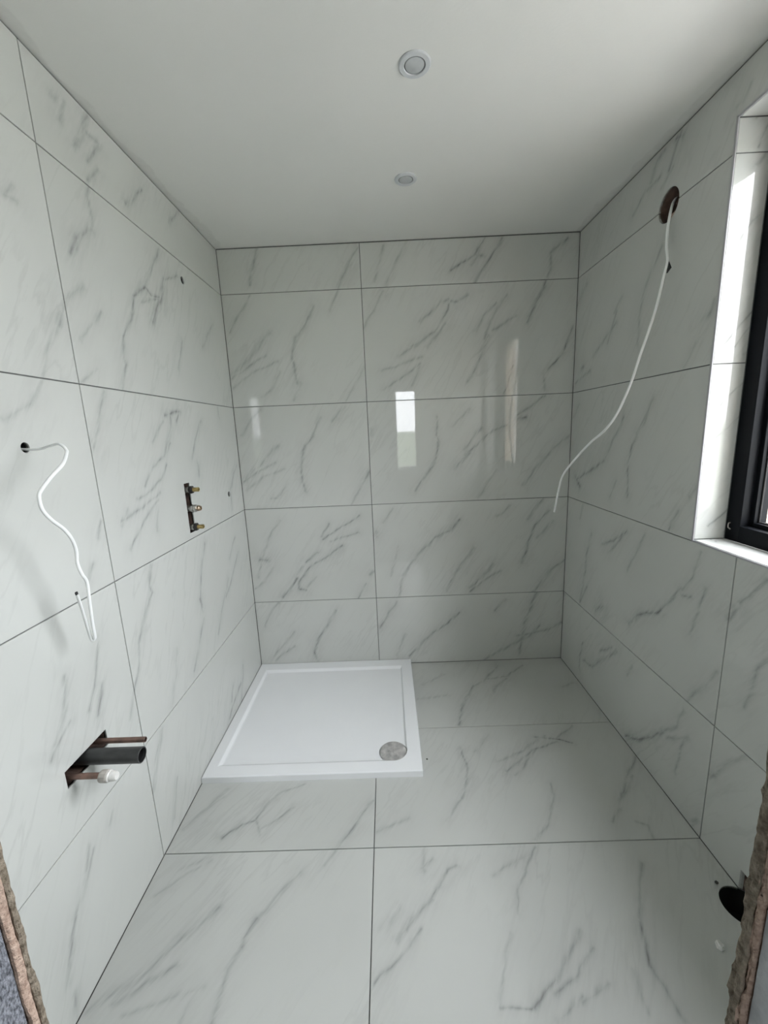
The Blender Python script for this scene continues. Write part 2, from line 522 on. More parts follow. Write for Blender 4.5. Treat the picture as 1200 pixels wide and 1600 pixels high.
VEINS = {
 'B': [
  (4, 9, [(0.227,2.491),(0.179,2.368),(0.168,2.304)]),
  (4, 8, [(0.763,2.464),(0.691,2.345),(0.647,2.267)]),
  (4, 7, [(0.162,2.248),(0.096,2.169),(0.03,2.064)]),
  (3, 8, [(0.642,2.251),(0.591,2.156)]),
  (5, 9, [(0.505,2.184),(0.454,2.096),(0.394,2.024),(0.377,1.986)]),
  (5, 8, [(0.377,1.986),(0.359,1.923),(0.371,1.854),(0.378,1.775)]),
  (3, 16, [(0.245,2.055),(0.164,1.966),(0.062,1.867),(0.004,1.835)]),
  (4, 7, [(0.215,1.938),(0.119,1.882),(0.011,1.817)]),
  (3, 7, [(0.284,1.901),(0.124,1.847),(0.014,1.764)]),
  (3, 7, [(0.288,1.849),(0.244,1.763),(0.174,1.709)]),
  (3, 6, [(0.77,1.854),(0.711,1.761),(0.655,1.671)]),
  (3, 8, [(0.401,1.774),(0.357,1.688)]),
  (3, 8, [(0.901,2.468),(0.864,2.338),(0.841,2.291)]),
  (3, 9, [(1.025,2.481),(0.948,2.353),(0.898,2.269)]),
  (6, 6, [(1.44,2.476),(1.384,2.395),(1.264,2.33)]),
  (4, 9, [(1.425,2.459),(1.404,2.39),(1.373,2.353)]),
  (6, 8, [(1.532,2.472),(1.522,2.45),(1.476,2.386),(1.389,2.267)]),
  (4, 10, [(1.394,2.399),(1.44,2.393)]),
  (5, 7, [(1.884,2.457),(1.795,2.391),(1.798,2.306),(1.784,2.269)]),
  (4, 6, [(0.892,2.241),(0.846,2.165),(0.777,2.059)]),
  (5, 9, [(1.352,2.201),(1.3,2.17),(1.252,2.176)]),
  (5, 6, [(1.247,2.186),(1.241,2.128),(1.171,2.022),(1.03,1.947)]),
  (4, 9, [(1.253,2.181),(1.205,2.174),(1.087,2.075)]),
  (4, 8, [(1.23,2.059),(1.126,1.943)]),
  (4, 8, [(1.171,2.022),(0.964,1.899)]),
  (4, 7, [(1.093,1.894),(0.863,1.821)]),
  (4, 6, [(1.081,1.858),(1.004,1.804),(0.87,1.726)]),
  (3, 8, [(1.081,1.843),(1.035,1.74)]),
  (4, 8, [(1.562,2.192),(1.479,2.068),(1.448,1.97)]),
  (4, 7, [(1.51,2.156),(1.437,2.09),(1.405,2.012)]),
  (4, 8, [(1.617,2.082),(1.49,2.018)]),
  (5, 8, [(1.469,1.989),(1.438,1.93)]),
  (4, 10, [(1.438,1.93),(1.406,1.839),(1.351,1.748)]),
  (6, 8, [(1.774,2.255),(1.76,2.213),(1.721,2.127),(1.681,2.05)]),
  (6, 6, [(1.931,2.019),(1.908,1.94),(1.889,1.89),(1.78,1.771)]),
  (4, 7, [(1.78,1.771),(1.789,1.677)]),
  (5, 5, [(1.606,1.82),(1.559,1.676)]),
  (3, 9, [(0.158,1.643),(0.097,1.591),(0.031,1.503)]),
  (4, 8, [(0.497,1.583),(0.443,1.485),(0.396,1.432)]),
  (5, 8, [(0.396,1.432),(0.376,1.358),(0.362,1.302)]),
  (5, 7, [(0.362,1.302),(0.365,1.226),(0.379,1.158)]),
  (3, 14, [(0.231,1.43),(0.147,1.349),(0.032,1.249)]),
  (4, 7, [(0.213,1.337),(0.112,1.284),(0.016,1.231)]),
  (3, 7, [(0.266,1.297),(0.138,1.254),(0.024,1.172)]),
  (3, 6, [(0.278,1.21),(0.212,1.126),(0.173,1.118)]),
  (3, 9, [(0.639,1.64),(0.569,1.562)]),
  (4, 12, [(0.763,1.257),(0.738,1.22)]),
  (4, 6, [(0.737,1.21),(0.695,1.145),(0.653,1.068)]),
  (3, 10, [(0.79,1.507),(0.788,1.471)]),
  (4, 6, [(1.174,1.56),(1.172,1.462),(1.183,1.418)]),
  (5, 7, [(1.177,1.418),(1.164,1.318),(1.123,1.252),(1.035,1.135)]),
  (3, 7, [(1.362,1.595),(1.296,1.533),(1.262,1.497)]),
  (4, 9, [(1.429,1.484),(1.328,1.367)]),
  (5, 7, [(1.573,1.495),(1.496,1.47),(1.384,1.376),(1.339,1.333)]),
  (6, 10, [(1.639,1.53),(1.689,1.533)]),
  (5, 7, [(1.79,1.652),(1.715,1.597),(1.639,1.551)]),
  (4, 9, [(1.942,1.419),(1.845,1.345),(1.758,1.248),(1.682,1.137)]),
  (3, 9, [(1.521,1.235),(1.453,1.135),(1.408,1.078)]),
  (4, 9, [(1.362,1.343),(1.271,1.257)]),
  (4, 6, [(0.21,0.992),(0.149,0.913),(0.117,0.85)]),
  (3, 7, [(0.117,0.85),(0.085,0.759),(0.041,0.63)]),
  (6, 14, [(0.065,0.742),(0.119,0.735)]),
  (3, 8, [(0.136,0.682),(0.074,0.6),(0.015,0.554)]),
  (5, 5, [(0.692,0.994),(0.593,0.94),(0.463,0.855)]),
  (5, 6, [(0.682,0.896),(0.606,0.872),(0.507,0.839)]),
  (4, 7, [(0.505,0.953),(0.456,0.873)]),
  (5, 7, [(0.422,0.774),(0.345,0.711)]),
  (6, 6, [(0.576,0.813),(0.501,0.752),(0.389,0.696),(0.34,0.646),(0.295,0.591)]),
  (6, 9, [(0.295,0.591),(0.287,0.543),(0.331,0.532)]),
  (3, 8, [(0.401,0.615),(0.342,0.551)]),
  (6, 10, [(0.283,0.61),(0.231,0.536),(0.182,0.49)]),
  (5, 10, [(0.758,0.638),(0.744,0.615)]),
  (4, 6, [(0.714,0.555),(0.654,0.461)]),
  (3, 8, [(0.325,0.684),(0.285,0.629)]),
  (4, 6, [(0.898,1.029),(0.837,0.948)]),
  (5, 10, [(0.793,0.89),(0.786,0.866)]),
  (6, 8, [(1.297,0.947),(1.244,0.883),(1.15,0.839)]),
  (5, 8, [(1.15,0.839),(1.041,0.733),(0.942,0.6)]),
  (4, 8, [(0.942,0.6),(0.919,0.46)]),
  (3, 7, [(0.925,0.787),(0.87,0.602)]),
  (4, 8, [(1.604,1.018),(1.524,0.956)]),
  (4, 9, [(1.385,0.768),(1.265,0.599),(1.216,0.487)]),
  (5, 9, [(1.504,0.652),(1.433,0.567),(1.361,0.507)]),
  (5, 8, [(1.552,0.613),(1.457,0.554),(1.361,0.481)]),
  (5, 8, [(1.799,1.051),(1.71,0.936)]),
  (5, 7, [(1.836,0.978),(1.757,0.898),(1.714,0.767),(1.704,0.706)]),
  (4, 9, [(1.862,0.906),(1.772,0.813)]),
  (5, 9, [(1.976,0.683),(1.873,0.612),(1.793,0.502),(1.747,0.453)]),
  (4, 9, [(1.704,0.706),(1.682,0.657)]),
  (4, 6, [(0.151,0.452),(0.088,0.376),(0.053,0.298)]),
  (3, 10, [(0.235,0.251),(0.151,0.153),(0.068,0.064)]),
  (4, 6, [(0.226,0.15),(0.156,0.102),(0.095,0.053)]),
  (5, 8, [(0.513,0.389),(0.461,0.302),(0.399,0.214)]),
  (6, 9, [(0.399,0.214),(0.372,0.165),(0.358,0.104),(0.363,0.042)]),
  (5, 8, [(0.875,0.403),(0.831,0.327),(0.782,0.259)]),
  (4, 8, [(0.9,0.431),(0.784,0.26)]),
  (6, 8, [(1.29,0.343),(1.222,0.272),(1.125,0.21)]),
  (5, 9, [(1.125,0.21),(1.055,0.13),(0.97,0.05)]),
  (4, 10, [(1.587,0.418),(1.52,0.348)]),
  (6, 12, [(1.786,0.481),(1.736,0.339)]),
  (5, 10, [(1.736,0.339),(1.699,0.194),(1.682,0.045)]),
  (4, 9, [(1.942,0.244),(1.863,0.203),(1.659,0.166)]),
  (4, 9, [(1.807,0.234),(1.741,0.163),(1.455,0.008)]),
  (3, 8, [(0.947,0.209),(0.887,0.061)]),
 ],
 'F': [
  (5, 7, [(1.68,-0.074),(1.541,-0.181),(1.419,-0.206)]),
  (5, 7, [(1.521,-0.064),(1.404,-0.216),(1.33,-0.264)]),
  (6, 8, [(1.33,-0.264),(1.238,-0.421),(1.186,-0.585)]),
  (4, 12, [(1.535,-0.202),(1.428,-0.319)]),
  (3, 10, [(1.172,-0.136),(1.031,-0.236)]),
  (3, 10, [(1.167,-0.344),(0.995,-0.372)]),
  (3, 8, [(1.915,-0.267),(1.838,-0.303)]),
  (5, 5, [(1.748,-0.617),(1.638,-0.696),(1.539,-0.681)]),
  (8, 4, [(1.7,-0.723),(1.656,-0.707),(1.623,-0.695)]),
  (5, 6, [(1.63,-0.716),(1.494,-0.767),(1.347,-0.876)]),
  (4, 7, [(1.587,-0.673),(1.434,-0.774),(1.32,-0.824)]),
  (4, 7, [(1.508,-0.768),(1.38,-0.902)]),
  (5, 5, [(1.168,-0.734),(1.178,-0.836),(1.166,-0.91)]),
  (6, 6, [(1.166,-0.91),(1.127,-1.0)]),
  (4, 6, [(1.127,-1.0),(1.054,-1.106)]),
  (3, 10, [(1.318,-0.661),(1.237,-0.756)]),
  (4, 6, [(1.509,-0.947),(1.502,-1.013),(1.425,-1.131),(1.364,-1.188)]),
  (5, 6, [(1.948,-0.823),(1.859,-0.905),(1.73,-1.077)]),
  (4, 7, [(1.869,-0.921),(1.75,-1.05),(1.678,-1.126)]),
  (4, 6, [(1.764,-1.129),(1.796,-1.143),(1.784,-1.19)]),
  (3, 8, [(0.779,-1.135),(0.899,-1.088)]),
  (5, 6, [(1.062,-1.266),(1.027,-1.286),(0.977,-1.351),(0.88,-1.45)]),
  (4, 9, [(0.965,-1.369),(0.901,-1.419),(0.851,-1.473)]),
  (5, 5, [(0.922,-1.451),(0.868,-1.503),(0.78,-1.569)]),
  (3, 10, [(0.949,-1.21),(0.937,-1.283)]),
  (3, 9, [(0.979,-1.243),(0.933,-1.273)]),
  (4, 4, [(1.35,-1.21),(1.301,-1.273),(1.245,-1.349),(1.223,-1.418)]),
  (3, 8, [(1.294,-1.247),(1.172,-1.3)]),
  (3, 5, [(1.185,-1.465),(1.137,-1.556),(1.115,-1.624)]),
  (5, 4, [(1.115,-1.624),(1.193,-1.628),(1.232,-1.608)]),
  (4, 8, [(1.39,-1.462),(1.337,-1.52),(1.28,-1.572)]),
  (6, 6, [(1.28,-1.572),(1.235,-1.602),(1.202,-1.626)]),
  (5, 6, [(1.409,-1.507),(1.344,-1.56),(1.267,-1.603)]),
  (4, 6, [(1.332,-1.604),(1.254,-1.655)]),
  (4, 6, [(1.418,-1.581),(1.327,-1.616)]),
  (4, 6, [(1.693,-1.274),(1.615,-1.394),(1.582,-1.451)]),
  (6, 6, [(1.582,-1.451),(1.566,-1.503),(1.549,-1.551)]),
  (4, 7, [(1.549,-1.551),(1.562,-1.602),(1.565,-1.655)]),
  (3, 7, [(1.499,-1.557),(1.488,-1.642)]),
  (3, 14, [(0.854,-1.392),(0.814,-1.449)]),
  (4, 5, [(0.463,-0.914),(0.374,-0.946),(0.327,-0.991)]),
  (5, 5, [(0.327,-0.991),(0.296,-1.076),(0.248,-1.097)]),
  (7, 6, [(0.248,-1.097),(0.189,-1.14)]),
  (4, 6, [(0.296,-1.076),(0.335,-1.134)]),
  (4, 5, [(0.438,-1.02),(0.321,-1.122)]),
  (4, 8, [(0.127,-0.923),(0.073,-1.02),(0.021,-1.102)]),
  (4, 6, [(0.128,-0.957),(0.055,-1.056)]),
  (5, 6, [(0.761,-1.0),(0.704,-1.089),(0.631,-1.205)]),
  (3, 6, [(0.631,-1.205),(0.597,-1.253)]),
  (4, 9, [(0.514,-1.278),(0.462,-1.337),(0.41,-1.411)]),
  (6, 8, [(0.41,-1.411),(0.382,-1.457),(0.381,-1.477)]),
  (4, 7, [(0.381,-1.477),(0.359,-1.528),(0.363,-1.57)]),
  (4, 8, [(0.363,-1.57),(0.358,-1.64)]),
  (4, 12, [(0.272,-1.373),(0.188,-1.459),(0.13,-1.536),(0.018,-1.613)]),
  (4, 8, [(0.21,-1.519),(0.136,-1.559),(0.075,-1.598)]),
  (3, 7, [(0.305,-1.568),(0.223,-1.589),(0.12,-1.62)]),
  (3, 6, [(0.181,-1.222),(0.101,-1.285),(0.042,-1.335)]),
  (3, 9, [(0.166,-1.212),(0.087,-1.257)]),
  (3, 6, [(0.292,-1.574),(0.277,-1.638)]),
 ],
 'L': [
  (4, 10, [(-0.966,2.48),(-0.999,2.414),(-1.055,2.34)]),
  (4, 9, [(-0.981,2.42),(-0.922,2.42),(-1.002,2.336)]),
  (4, 8, [(-0.951,2.339),(-1.009,2.276)]),
  (5, 8, [(-0.694,2.412),(-0.82,2.303)]),
  (4, 7, [(-0.4,2.488),(-0.51,2.382)]),
  (3, 12, [(-1.11,2.426),(-1.064,2.448),(-1.095,2.382)]),
  (3, 10, [(-1.31,2.109),(-1.338,2.074),(-1.307,2.078)]),
  (3, 9, [(-1.003,2.269),(-1.031,2.224),(-1.021,2.167),(-1.03,2.131)]),
  (5, 9, [(-1.03,2.131),(-1.107,2.078),(-1.143,2.023)]),
  (3, 8, [(-0.639,2.233),(-0.704,2.14),(-0.769,2.065)]),
  (3, 9, [(-1.11,1.943),(-1.198,1.886)]),
  (4, 7, [(-0.633,2.236),(-0.712,2.127),(-0.771,2.058)]),
  (6, 6, [(-0.771,2.058),(-0.856,1.995)]),
  (5, 6, [(-0.856,1.995),(-0.877,1.939),(-0.953,1.842)]),
  (4, 9, [(-0.953,1.842),(-0.971,1.774),(-0.967,1.748)]),
  (5, 7, [(-0.967,1.748),(-1.011,1.665)]),
  (5, 6, [(-0.771,2.058),(-0.738,2.034),(-0.669,2.051)]),
  (6, 9, [(-0.617,2.131),(-0.66,2.057),(-0.75,1.937)]),
  (4, 6, [(-0.495,2.188),(-0.619,2.122)]),
  (4, 6, [(-0.807,1.996),(-0.687,2.038)]),
  (3, 8, [(-1.109,1.939),(-1.182,1.9),(-1.226,1.841)]),
  (5, 10, [(-1.226,1.841),(-1.242,1.816)]),
  (3, 8, [(-1.242,1.816),(-1.289,1.75),(-1.33,1.673)]),
  (3, 7, [(-1.051,1.893),(-1.164,1.786)]),
  (3, 7, [(-1.339,1.652),(-1.377,1.595),(-1.464,1.553)]),
  (3, 7, [(-1.115,1.714),(-1.195,1.663)]),
  (3, 7, [(-0.161,2.071),(-0.321,1.931)]),
  (3, 7, [(-0.526,1.917),(-0.598,1.788)]),
  (4, 6, [(-1.096,1.651),(-1.153,1.551),(-1.192,1.485)]),
  (4, 12, [(-1.189,1.495),(-1.19,1.48)]),
  (4, 8, [(-0.718,1.606),(-0.726,1.552),(-0.765,1.484),(-0.805,1.432)]),
  (6, 8, [(-0.761,1.591),(-0.634,1.607)]),
  (5, 8, [(-0.635,1.603),(-0.674,1.567)]),
  (3, 8, [(-0.781,1.564),(-0.874,1.487)]),
  (4, 6, [(-0.754,1.477),(-0.791,1.438),(-0.899,1.393),(-0.964,1.338)]),
  (4, 6, [(-0.802,1.398),(-0.854,1.343),(-0.978,1.303),(-1.021,1.297)]),
  (4, 7, [(-0.88,1.294),(-1.011,1.259),(-1.12,1.24)]),
  (4, 6, [(-0.898,1.27),(-0.991,1.218),(-1.102,1.136)]),
  (3, 7, [(-1.086,1.267),(-1.124,1.224)]),
  (3, 8, [(-0.905,1.245),(-0.934,1.159)]),
  (4, 7, [(-0.448,1.572),(-0.534,1.486),(-0.575,1.403)]),
  (5, 7, [(-0.529,1.385),(-0.538,1.322)]),
  (3, 7, [(-0.226,1.647),(-0.22,1.595)]),
  (4, 5, [(-0.053,1.329),(-0.183,1.208),(-0.192,1.094)]),
  (4, 8, [(-1.213,1.26),(-1.24,1.214)]),
  (3, 8, [(-1.28,1.142),(-1.304,1.103)]),
  (5, 6, [(-1.004,1.049),(-1.033,0.981),(-1.02,0.949)]),
  (4, 6, [(-0.566,1.01),(-0.636,0.892),(-0.679,0.776)]),
  (6, 8, [(-0.679,0.776),(-0.674,0.732)]),
  (4, 5, [(-0.201,0.939),(-0.304,0.852)]),
  (4, 6, [(-0.175,0.851),(-0.317,0.73),(-0.408,0.669)]),
  (5, 6, [(-1.022,0.952),(-1.1,0.868),(-1.141,0.814)]),
  (4, 6, [(-1.141,0.814),(-1.164,0.727),(-1.205,0.67)]),
  (3, 7, [(-1.205,0.67),(-1.247,0.601)]),
  (5, 6, [(-0.678,0.779),(-0.675,0.712)]),
  (4, 6, [(-0.673,0.678),(-0.779,0.548),(-0.813,0.504)]),
  (4, 6, [(-0.35,0.753),(-0.481,0.621),(-0.549,0.534)]),
  (3, 7, [(-0.921,0.672),(-0.959,0.567),(-1.011,0.475)]),
  (4, 6, [(-1.311,0.93),(-1.343,0.841),(-1.395,0.747)]),
  (5, 7, [(-1.332,0.79),(-1.367,0.711)]),
  (4, 7, [(-1.45,0.889),(-1.471,0.804),(-1.516,0.742)]),
  (4, 5, [(-1.465,0.766),(-1.51,0.737),(-1.537,0.715)]),
  (5, 8, [(-0.357,0.13),(-0.491,0.087),(-0.549,0.052)]),
  (4, 6, [(-0.297,0.204),(-0.372,0.027)]),
  (4, 6, [(-0.46,0.186),(-0.497,0.119)]),
  (3, 7, [(-1.101,0.44),(-1.149,0.377),(-1.208,0.266)]),
  (3, 6, [(-1.056,0.191),(-1.109,0.061)]),
  (3, 8, [(-1.346,0.773),(-1.366,0.712)]),
  (4, 7, [(-1.486,0.391),(-1.512,0.338)]),
  (4, 7, [(-1.476,0.365),(-1.533,0.302),(-1.572,0.267)]),
  (5, 8, [(-1.573,0.262),(-1.606,0.187)]),
  (3, 9, [(-1.606,0.187),(-1.625,0.127)]),
  (3, 8, [(-1.619,0.08),(-1.628,0.016)]),
  (3, 7, [(-1.094,0.442),(-1.196,0.272)]),
  (3, 8, [(-1.388,0.395),(-1.405,0.368)]),
 ],
 'R': [
  (5, 8, [(-0.754,2.476),(-0.727,2.419),(-0.705,2.383)]),
  (5, 10, [(-0.72,2.471),(-0.765,2.459)]),
  (5, 8, [(-0.666,2.465),(-0.629,2.453),(-0.6,2.4)]),
  (4, 7, [(-0.657,2.392),(-0.565,2.382),(-0.49,2.337)]),
  (3, 8, [(-1.042,2.419),(-1.018,2.389),(-1.001,2.384)]),
  (3, 8, [(-0.723,2.384),(-0.673,2.344)]),
  (4, 8, [(-0.7,2.131),(-0.646,2.062),(-0.603,1.997)]),
  (3, 9, [(-0.603,1.997),(-0.588,1.909),(-0.592,1.803)]),
  (4, 9, [(-0.408,1.989),(-0.371,1.918),(-0.343,1.859)]),
  (4, 9, [(-0.414,1.937),(-0.316,1.882),(-0.213,1.82)]),
  (6, 12, [(-0.11,1.783),(-0.088,1.776)]),
  (4, 8, [(-0.186,1.752),(-0.024,1.703)]),
  (3, 7, [(-0.445,2.035),(-0.386,1.984)]),
  (3, 9, [(-0.107,2.2),(0.004,2.115)]),
  (4, 12, [(-0.978,1.826),(-0.968,1.819)]),
  (3, 7, [(-0.931,1.745),(-0.878,1.67)]),
  (3, 7, [(-0.989,1.863),(-0.979,1.818)]),
  (3, 8, [(-0.085,1.59),(-0.026,1.527)]),
  (4, 8, [(-0.727,1.576),(-0.671,1.483),(-0.631,1.434)]),
  (4, 7, [(-0.721,1.569),(-0.682,1.479),(-0.607,1.391)]),
  (5, 7, [(-0.607,1.391),(-0.586,1.297),(-0.599,1.147)]),
  (4, 8, [(-0.526,1.506),(-0.383,1.306),(-0.301,1.274)]),
  (5, 9, [(-0.383,1.306),(-0.249,1.241),(-0.093,1.176)]),
  (6, 14, [(-0.092,1.186),(-0.14,1.142)]),
  (3, 8, [(-0.504,1.216),(-0.453,1.132)]),
  (4, 8, [(-0.998,1.256),(-0.97,1.214)]),
  (4, 7, [(-0.925,1.154),(-0.887,1.078)]),
  (4, 8, [(-0.306,0.909),(-0.261,0.788),(-0.255,0.664)]),
  (4, 9, [(-0.255,0.664),(-0.211,0.488)]),
  (5, 8, [(-0.618,0.997),(-0.51,0.926),(-0.417,0.882)]),
  (4, 8, [(-0.593,0.974),(-0.471,0.852)]),
  (3, 8, [(-0.744,1.013),(-0.64,0.82)]),
  (3, 8, [(-0.191,1.051),(-0.159,0.964)]),
  (4, 6, [(-1.055,1.03),(-1.027,0.936),(-0.984,0.865)]),
  (5, 6, [(-0.983,0.871),(-0.944,0.813),(-0.882,0.741)]),
  (7, 8, [(-0.882,0.741),(-0.832,0.698)]),
  (6, 8, [(-0.832,0.698),(-0.742,0.648),(-0.685,0.579)]),
  (4, 6, [(-0.987,0.844),(-1.029,0.861)]),
  (4, 7, [(-1.091,0.915),(-1.069,0.82),(-1.045,0.719)]),
  (5, 10, [(-0.463,0.568),(-0.39,0.51)]),
  (4, 9, [(-0.282,0.601),(-0.213,0.477)]),
  (5, 7, [(-1.302,1.026),(-1.259,0.965),(-1.228,0.923)]),
  (4, 14, [(-1.213,0.893),(-1.199,0.856)]),
  (5, 7, [(-1.342,0.8),(-1.317,0.739)]),
  (4, 8, [(-1.317,0.739),(-1.289,0.606)]),
  (4, 7, [(-1.179,0.65),(-1.123,0.552),(-1.067,0.469)]),
  (4, 7, [(-1.056,0.417),(-1.03,0.328),(-0.96,0.247)]),
  (6, 8, [(-0.96,0.247),(-0.902,0.174),(-0.827,0.093),(-0.727,0.027)]),
  (4, 9, [(-0.56,0.387),(-0.467,0.314)]),
  (4, 9, [(-0.606,0.395),(-0.389,0.184),(-0.291,0.156)]),
  (4, 8, [(-0.279,0.26),(-0.247,0.163),(-0.257,0.068)]),
  (3, 8, [(-0.736,0.391),(-0.702,0.334)]),
  (4, 7, [(-1.071,0.308),(-1.048,0.131)]),
  (3, 8, [(-1.095,0.329),(-0.982,0.241)]),
  (3, 8, [(-1.323,0.465),(-1.269,0.384),(-1.211,0.28)]),
  (5, 12, [(-1.216,0.293),(-1.204,0.274)]),
  (4, 8, [(-1.178,0.054),(-1.159,0.009)]),
 ],
}


# ------------------------------------------------------------------ room shell
floor = structure(box('floor', -0.12, W + 0.12, YO, 0.12, -0.15, -0.004, M_GROUT))
wall_left = structure(box('wall_left', -0.14, -0.004, YO, 0.14, 0.0, H, M_GROUT))
wall_back = structure(box('wall_back', 0.0, W, 0.004, 0.14, 0.0, H, M_GROUT))
wall_right = structure(box('wall_right', W + 0.004, XG + 0.06, YO, 0.14, 0.0, H, M_GROUT))
wall_outer = structure(box('wall_outer', XG + 0.06, XG + 0.19, YO, 0.14, 0.0, H, M_BRICK))
wall_front = structure(box('wall_front', -0.0, W, YO, YF - 0.004, 0.0, H, M_GROUT))
ceiling = structure(box('ceiling', -0.14, W + 0.14, YO, 0.14, H, H + 0.12, M_CEIL))

c = box('cutter', W - 0.2, XG + 0.3, WY0 - 0.002, WY1 + 0.002, WZ0 - 0.012, WZ1 + 0.006, M_GROUT)
cut([wall_right, wall_outer], c); drop(c)
c = box('cutter', DX0, DX1, YO - 0.1, YF + 0.1, -0.1, DZ, M_PLASTER)
cut([wall_front], c, True); drop(c)

XV = 0.772
# back wall
for i in range(5):
    for a, b_ in ((0.0, XV), (XV, W)):
        add_tile(wall_back, 'B', (0, 0, 0), (1, 0, 0), (0, 0, 1), a, b_, ZR[i], ZR[i + 1])
# left wall
LT = {}
for i in range(5):
    for k, (a, b_) in enumerate(((-1.203, -0.001), (YF, -1.203))):
        LT[(i, k)] = add_tile(wall_left, 'L', (0, 0, 0), (0, 1, 0), (0, 0, 1), a, b_, ZR[i], ZR[i + 1])
# right wall (u runs towards the camera)
RT = {}
for i in range(5):
    for k, (a, b_) in enumerate(((0.001, 1.196), (1.196, -YF))):
        if k == 1 and i in (2, 3):
            continue          # only the sliver beyond the window
        if k == 0 and i in (2, 3):
            b_ = -WY1
        RT[(i, k)] = add_tile(wall_right, 'R', (W, 0, 0), (0, -1, 0), (0, 0, 1), a, b_, ZR[i], ZR[i + 1], su=-1)
for i in (2, 3):
    add_tile(wall_right, 'R', (W, 0, 0), (0, -1, 0), (0, 0, 1), -WY0, -YF, ZR[i], ZR[i + 1], su=-1)
c = box('cutter', W - 0.2, XG + 0.3, WY0 - 0.004, WY1 + 0.004, WZ0 - 0.008, WZ1 + 0.004, M_GROUT)
cut([RT[(1, 0)], RT[(1, 1)], RT[(4, 0)], RT[(4, 1)], RT[(2, 0)], RT[(3, 0)]], c); drop(c)
# doorway wall, inner face
FT = []
for i in range(5):
    for a, b_ in ((-W, -0.75), (-0.75, 0.0)):
        FT.append(add_tile(wall_front, 'X', (0, YF, 0), (-1, 0, 0), (0, 0, 1), a, b_, ZR[i], ZR[i + 1]))
c = box('cutter', DX0, DX1, YO - 0.1, YF + 0.1, -0.1, DZ, M_GROUT)
cut(FT[:8], c); drop(c)
# floor
XFJ = 0.77
FL = {}
for i, (a, b_) in enumerate(((-0.597, 0.0), (-1.197, -0.597), (-1.797, -1.197), (YF, -1.797))):
    for k, (x0, x1) in enumerate(((0.0, XFJ), (XFJ, W))):
        FL[(i, k)] = add_tile(floor, 'F', (0, 0, 0), (1, 0, 0), (0, 1, 0), x0, x1, a, b_, rough=0.30, tone=0.90)   # floor tiles: matt finish, a shade greyer

# ------------------------------------------------------------------ window reveal tiles, trims
YR = WY1
for a, b_ in ((WZ0, ZR[3]), (ZR[3], ZR[4]), (ZR[4], WZ1)):
    add_tile(wall_right, 'W', (0, YR, 0), (1, 0, 0), (0, 0, 1), W + 0.002, XG, a, b_, rough=0.05)
    add_tile(wall_right, 'X', (0, WY0, 0), (-1, 0, 0), (0, 0, 1), -XG, -W - 0.002, a, b_, rough=0.05)
add_tile(wall_right, 'X', (0, 0, WZ0), (1, 0, 0), (0, 1, 0), W + 0.0, XG, WY0, WY1, rough=0.05)
add_tile(wall_right, 'X', (0, 0, WZ1), (1, 0, 0), (0, -1, 0), W + 0.002, XG, -WY1, -WY0, rough=0.05)
t = 0.0085
box('edge_trim', W - 0.0015, W + 0.003, WY1 - 0.0005, WY1 + t, WZ0 - t, WZ1 + t, M_TRIM, wall_right, bev=0.001)
box('edge_trim', W - 0.0015, W + 0.003, WY0 - t, WY0 + 0.0005, WZ0 - t, WZ1 + t, M_TRIM, wall_right, bev=0.001)
box('edge_trim', W - 0.0015, W + 0.003, WY0 - t, WY1 + t, WZ0 - t, WZ0 - 0.002, M_TRIM, wall_right, bev=0.001)
box('edge_trim', W - 0.0015, W + 0.003, WY0 - t, WY1 + t, WZ1, WZ1 + t, M_TRIM, wall_right, bev=0.001)

# ------------------------------------------------------------------ window_1: black aluminium casement
win = structure(empty('window_1', (XG, (WY0 + WY1) / 2, WZ0)))
def wbox(name, x0, x1, y0, y1, z0, z1, mat, parent, bev=0.0015):
    o = box(name, x0, x1, y0, y1, z0, z1, mat, None, bev=bev)
    o.data.transform(Matrix.Translation(-win.location))
    o.parent = parent
    return o
def ring(name, x0, x1, y0, y1, z0, z1, w, mat, parent, bev=0.0015):
    bm = bmesh.new()
    add_box(bm, x0, x1, y0, y0 + w, z0, z1, bev)
    add_box(bm, x0, x1, y1 - w, y1, z0, z1, bev)
    add_box(bm, x0, x1, y0 + w - 0.001, y1 - w + 0.001, z0, z0 + w, bev)
    add_box(bm, x0, x1, y0 + w - 0.001, y1 - w + 0.001, z1 - w, z1, bev)
    o = bm_obj(name, bm, mat, None)
    o.data.transform(Matrix.Translation(-win.location))
    o.parent = parent
    return o
fw = 0.056
fr = ring('frame', XG, XG + 0.045, WY0, WY1, WZ0, WZ1, fw, M_BLACK, win)
sa = ring('sash', XG + 0.032, XG + 0.075, WY0 + fw - 0.012, WY1 - fw + 0.012, WZ0 + fw - 0.012, WZ1 - fw + 0.012, 0.026, M_BLACK, win)
ring('gasket', XG + 0.046, XG + 0.052, WY0 + fw + 0.012, WY1 - fw - 0.012, WZ0 + fw + 0.012, WZ1 - fw - 0.012, 0.006, M_GASKET, win)
wbox('pane', XG + 0.052, XG + 0.058, WY0 + fw + 0.012, WY1 - fw - 0.012, WZ0 + fw + 0.012, WZ1 - fw - 0.012, M_GLASS, win, bev=0)
bm = bmesh.new()
tube(bm, [Vector(p) for p in ((XG - 0.001, -1.029, 1.128), (XG - 0.006, -1.029, 1.127), (XG - 0.008, -1.030, 1.120), (XG - 0.008, -1.031, 1.112), (XG - 0.002, -1.034, 1.106))], 0.002, 0.002, 8)
o = bm_obj('catch', bm, M_CHROME, None); o.data.transform(Matrix.Translation(-win.location)); o.parent = win
o['label'] = 'small bright metal catch'

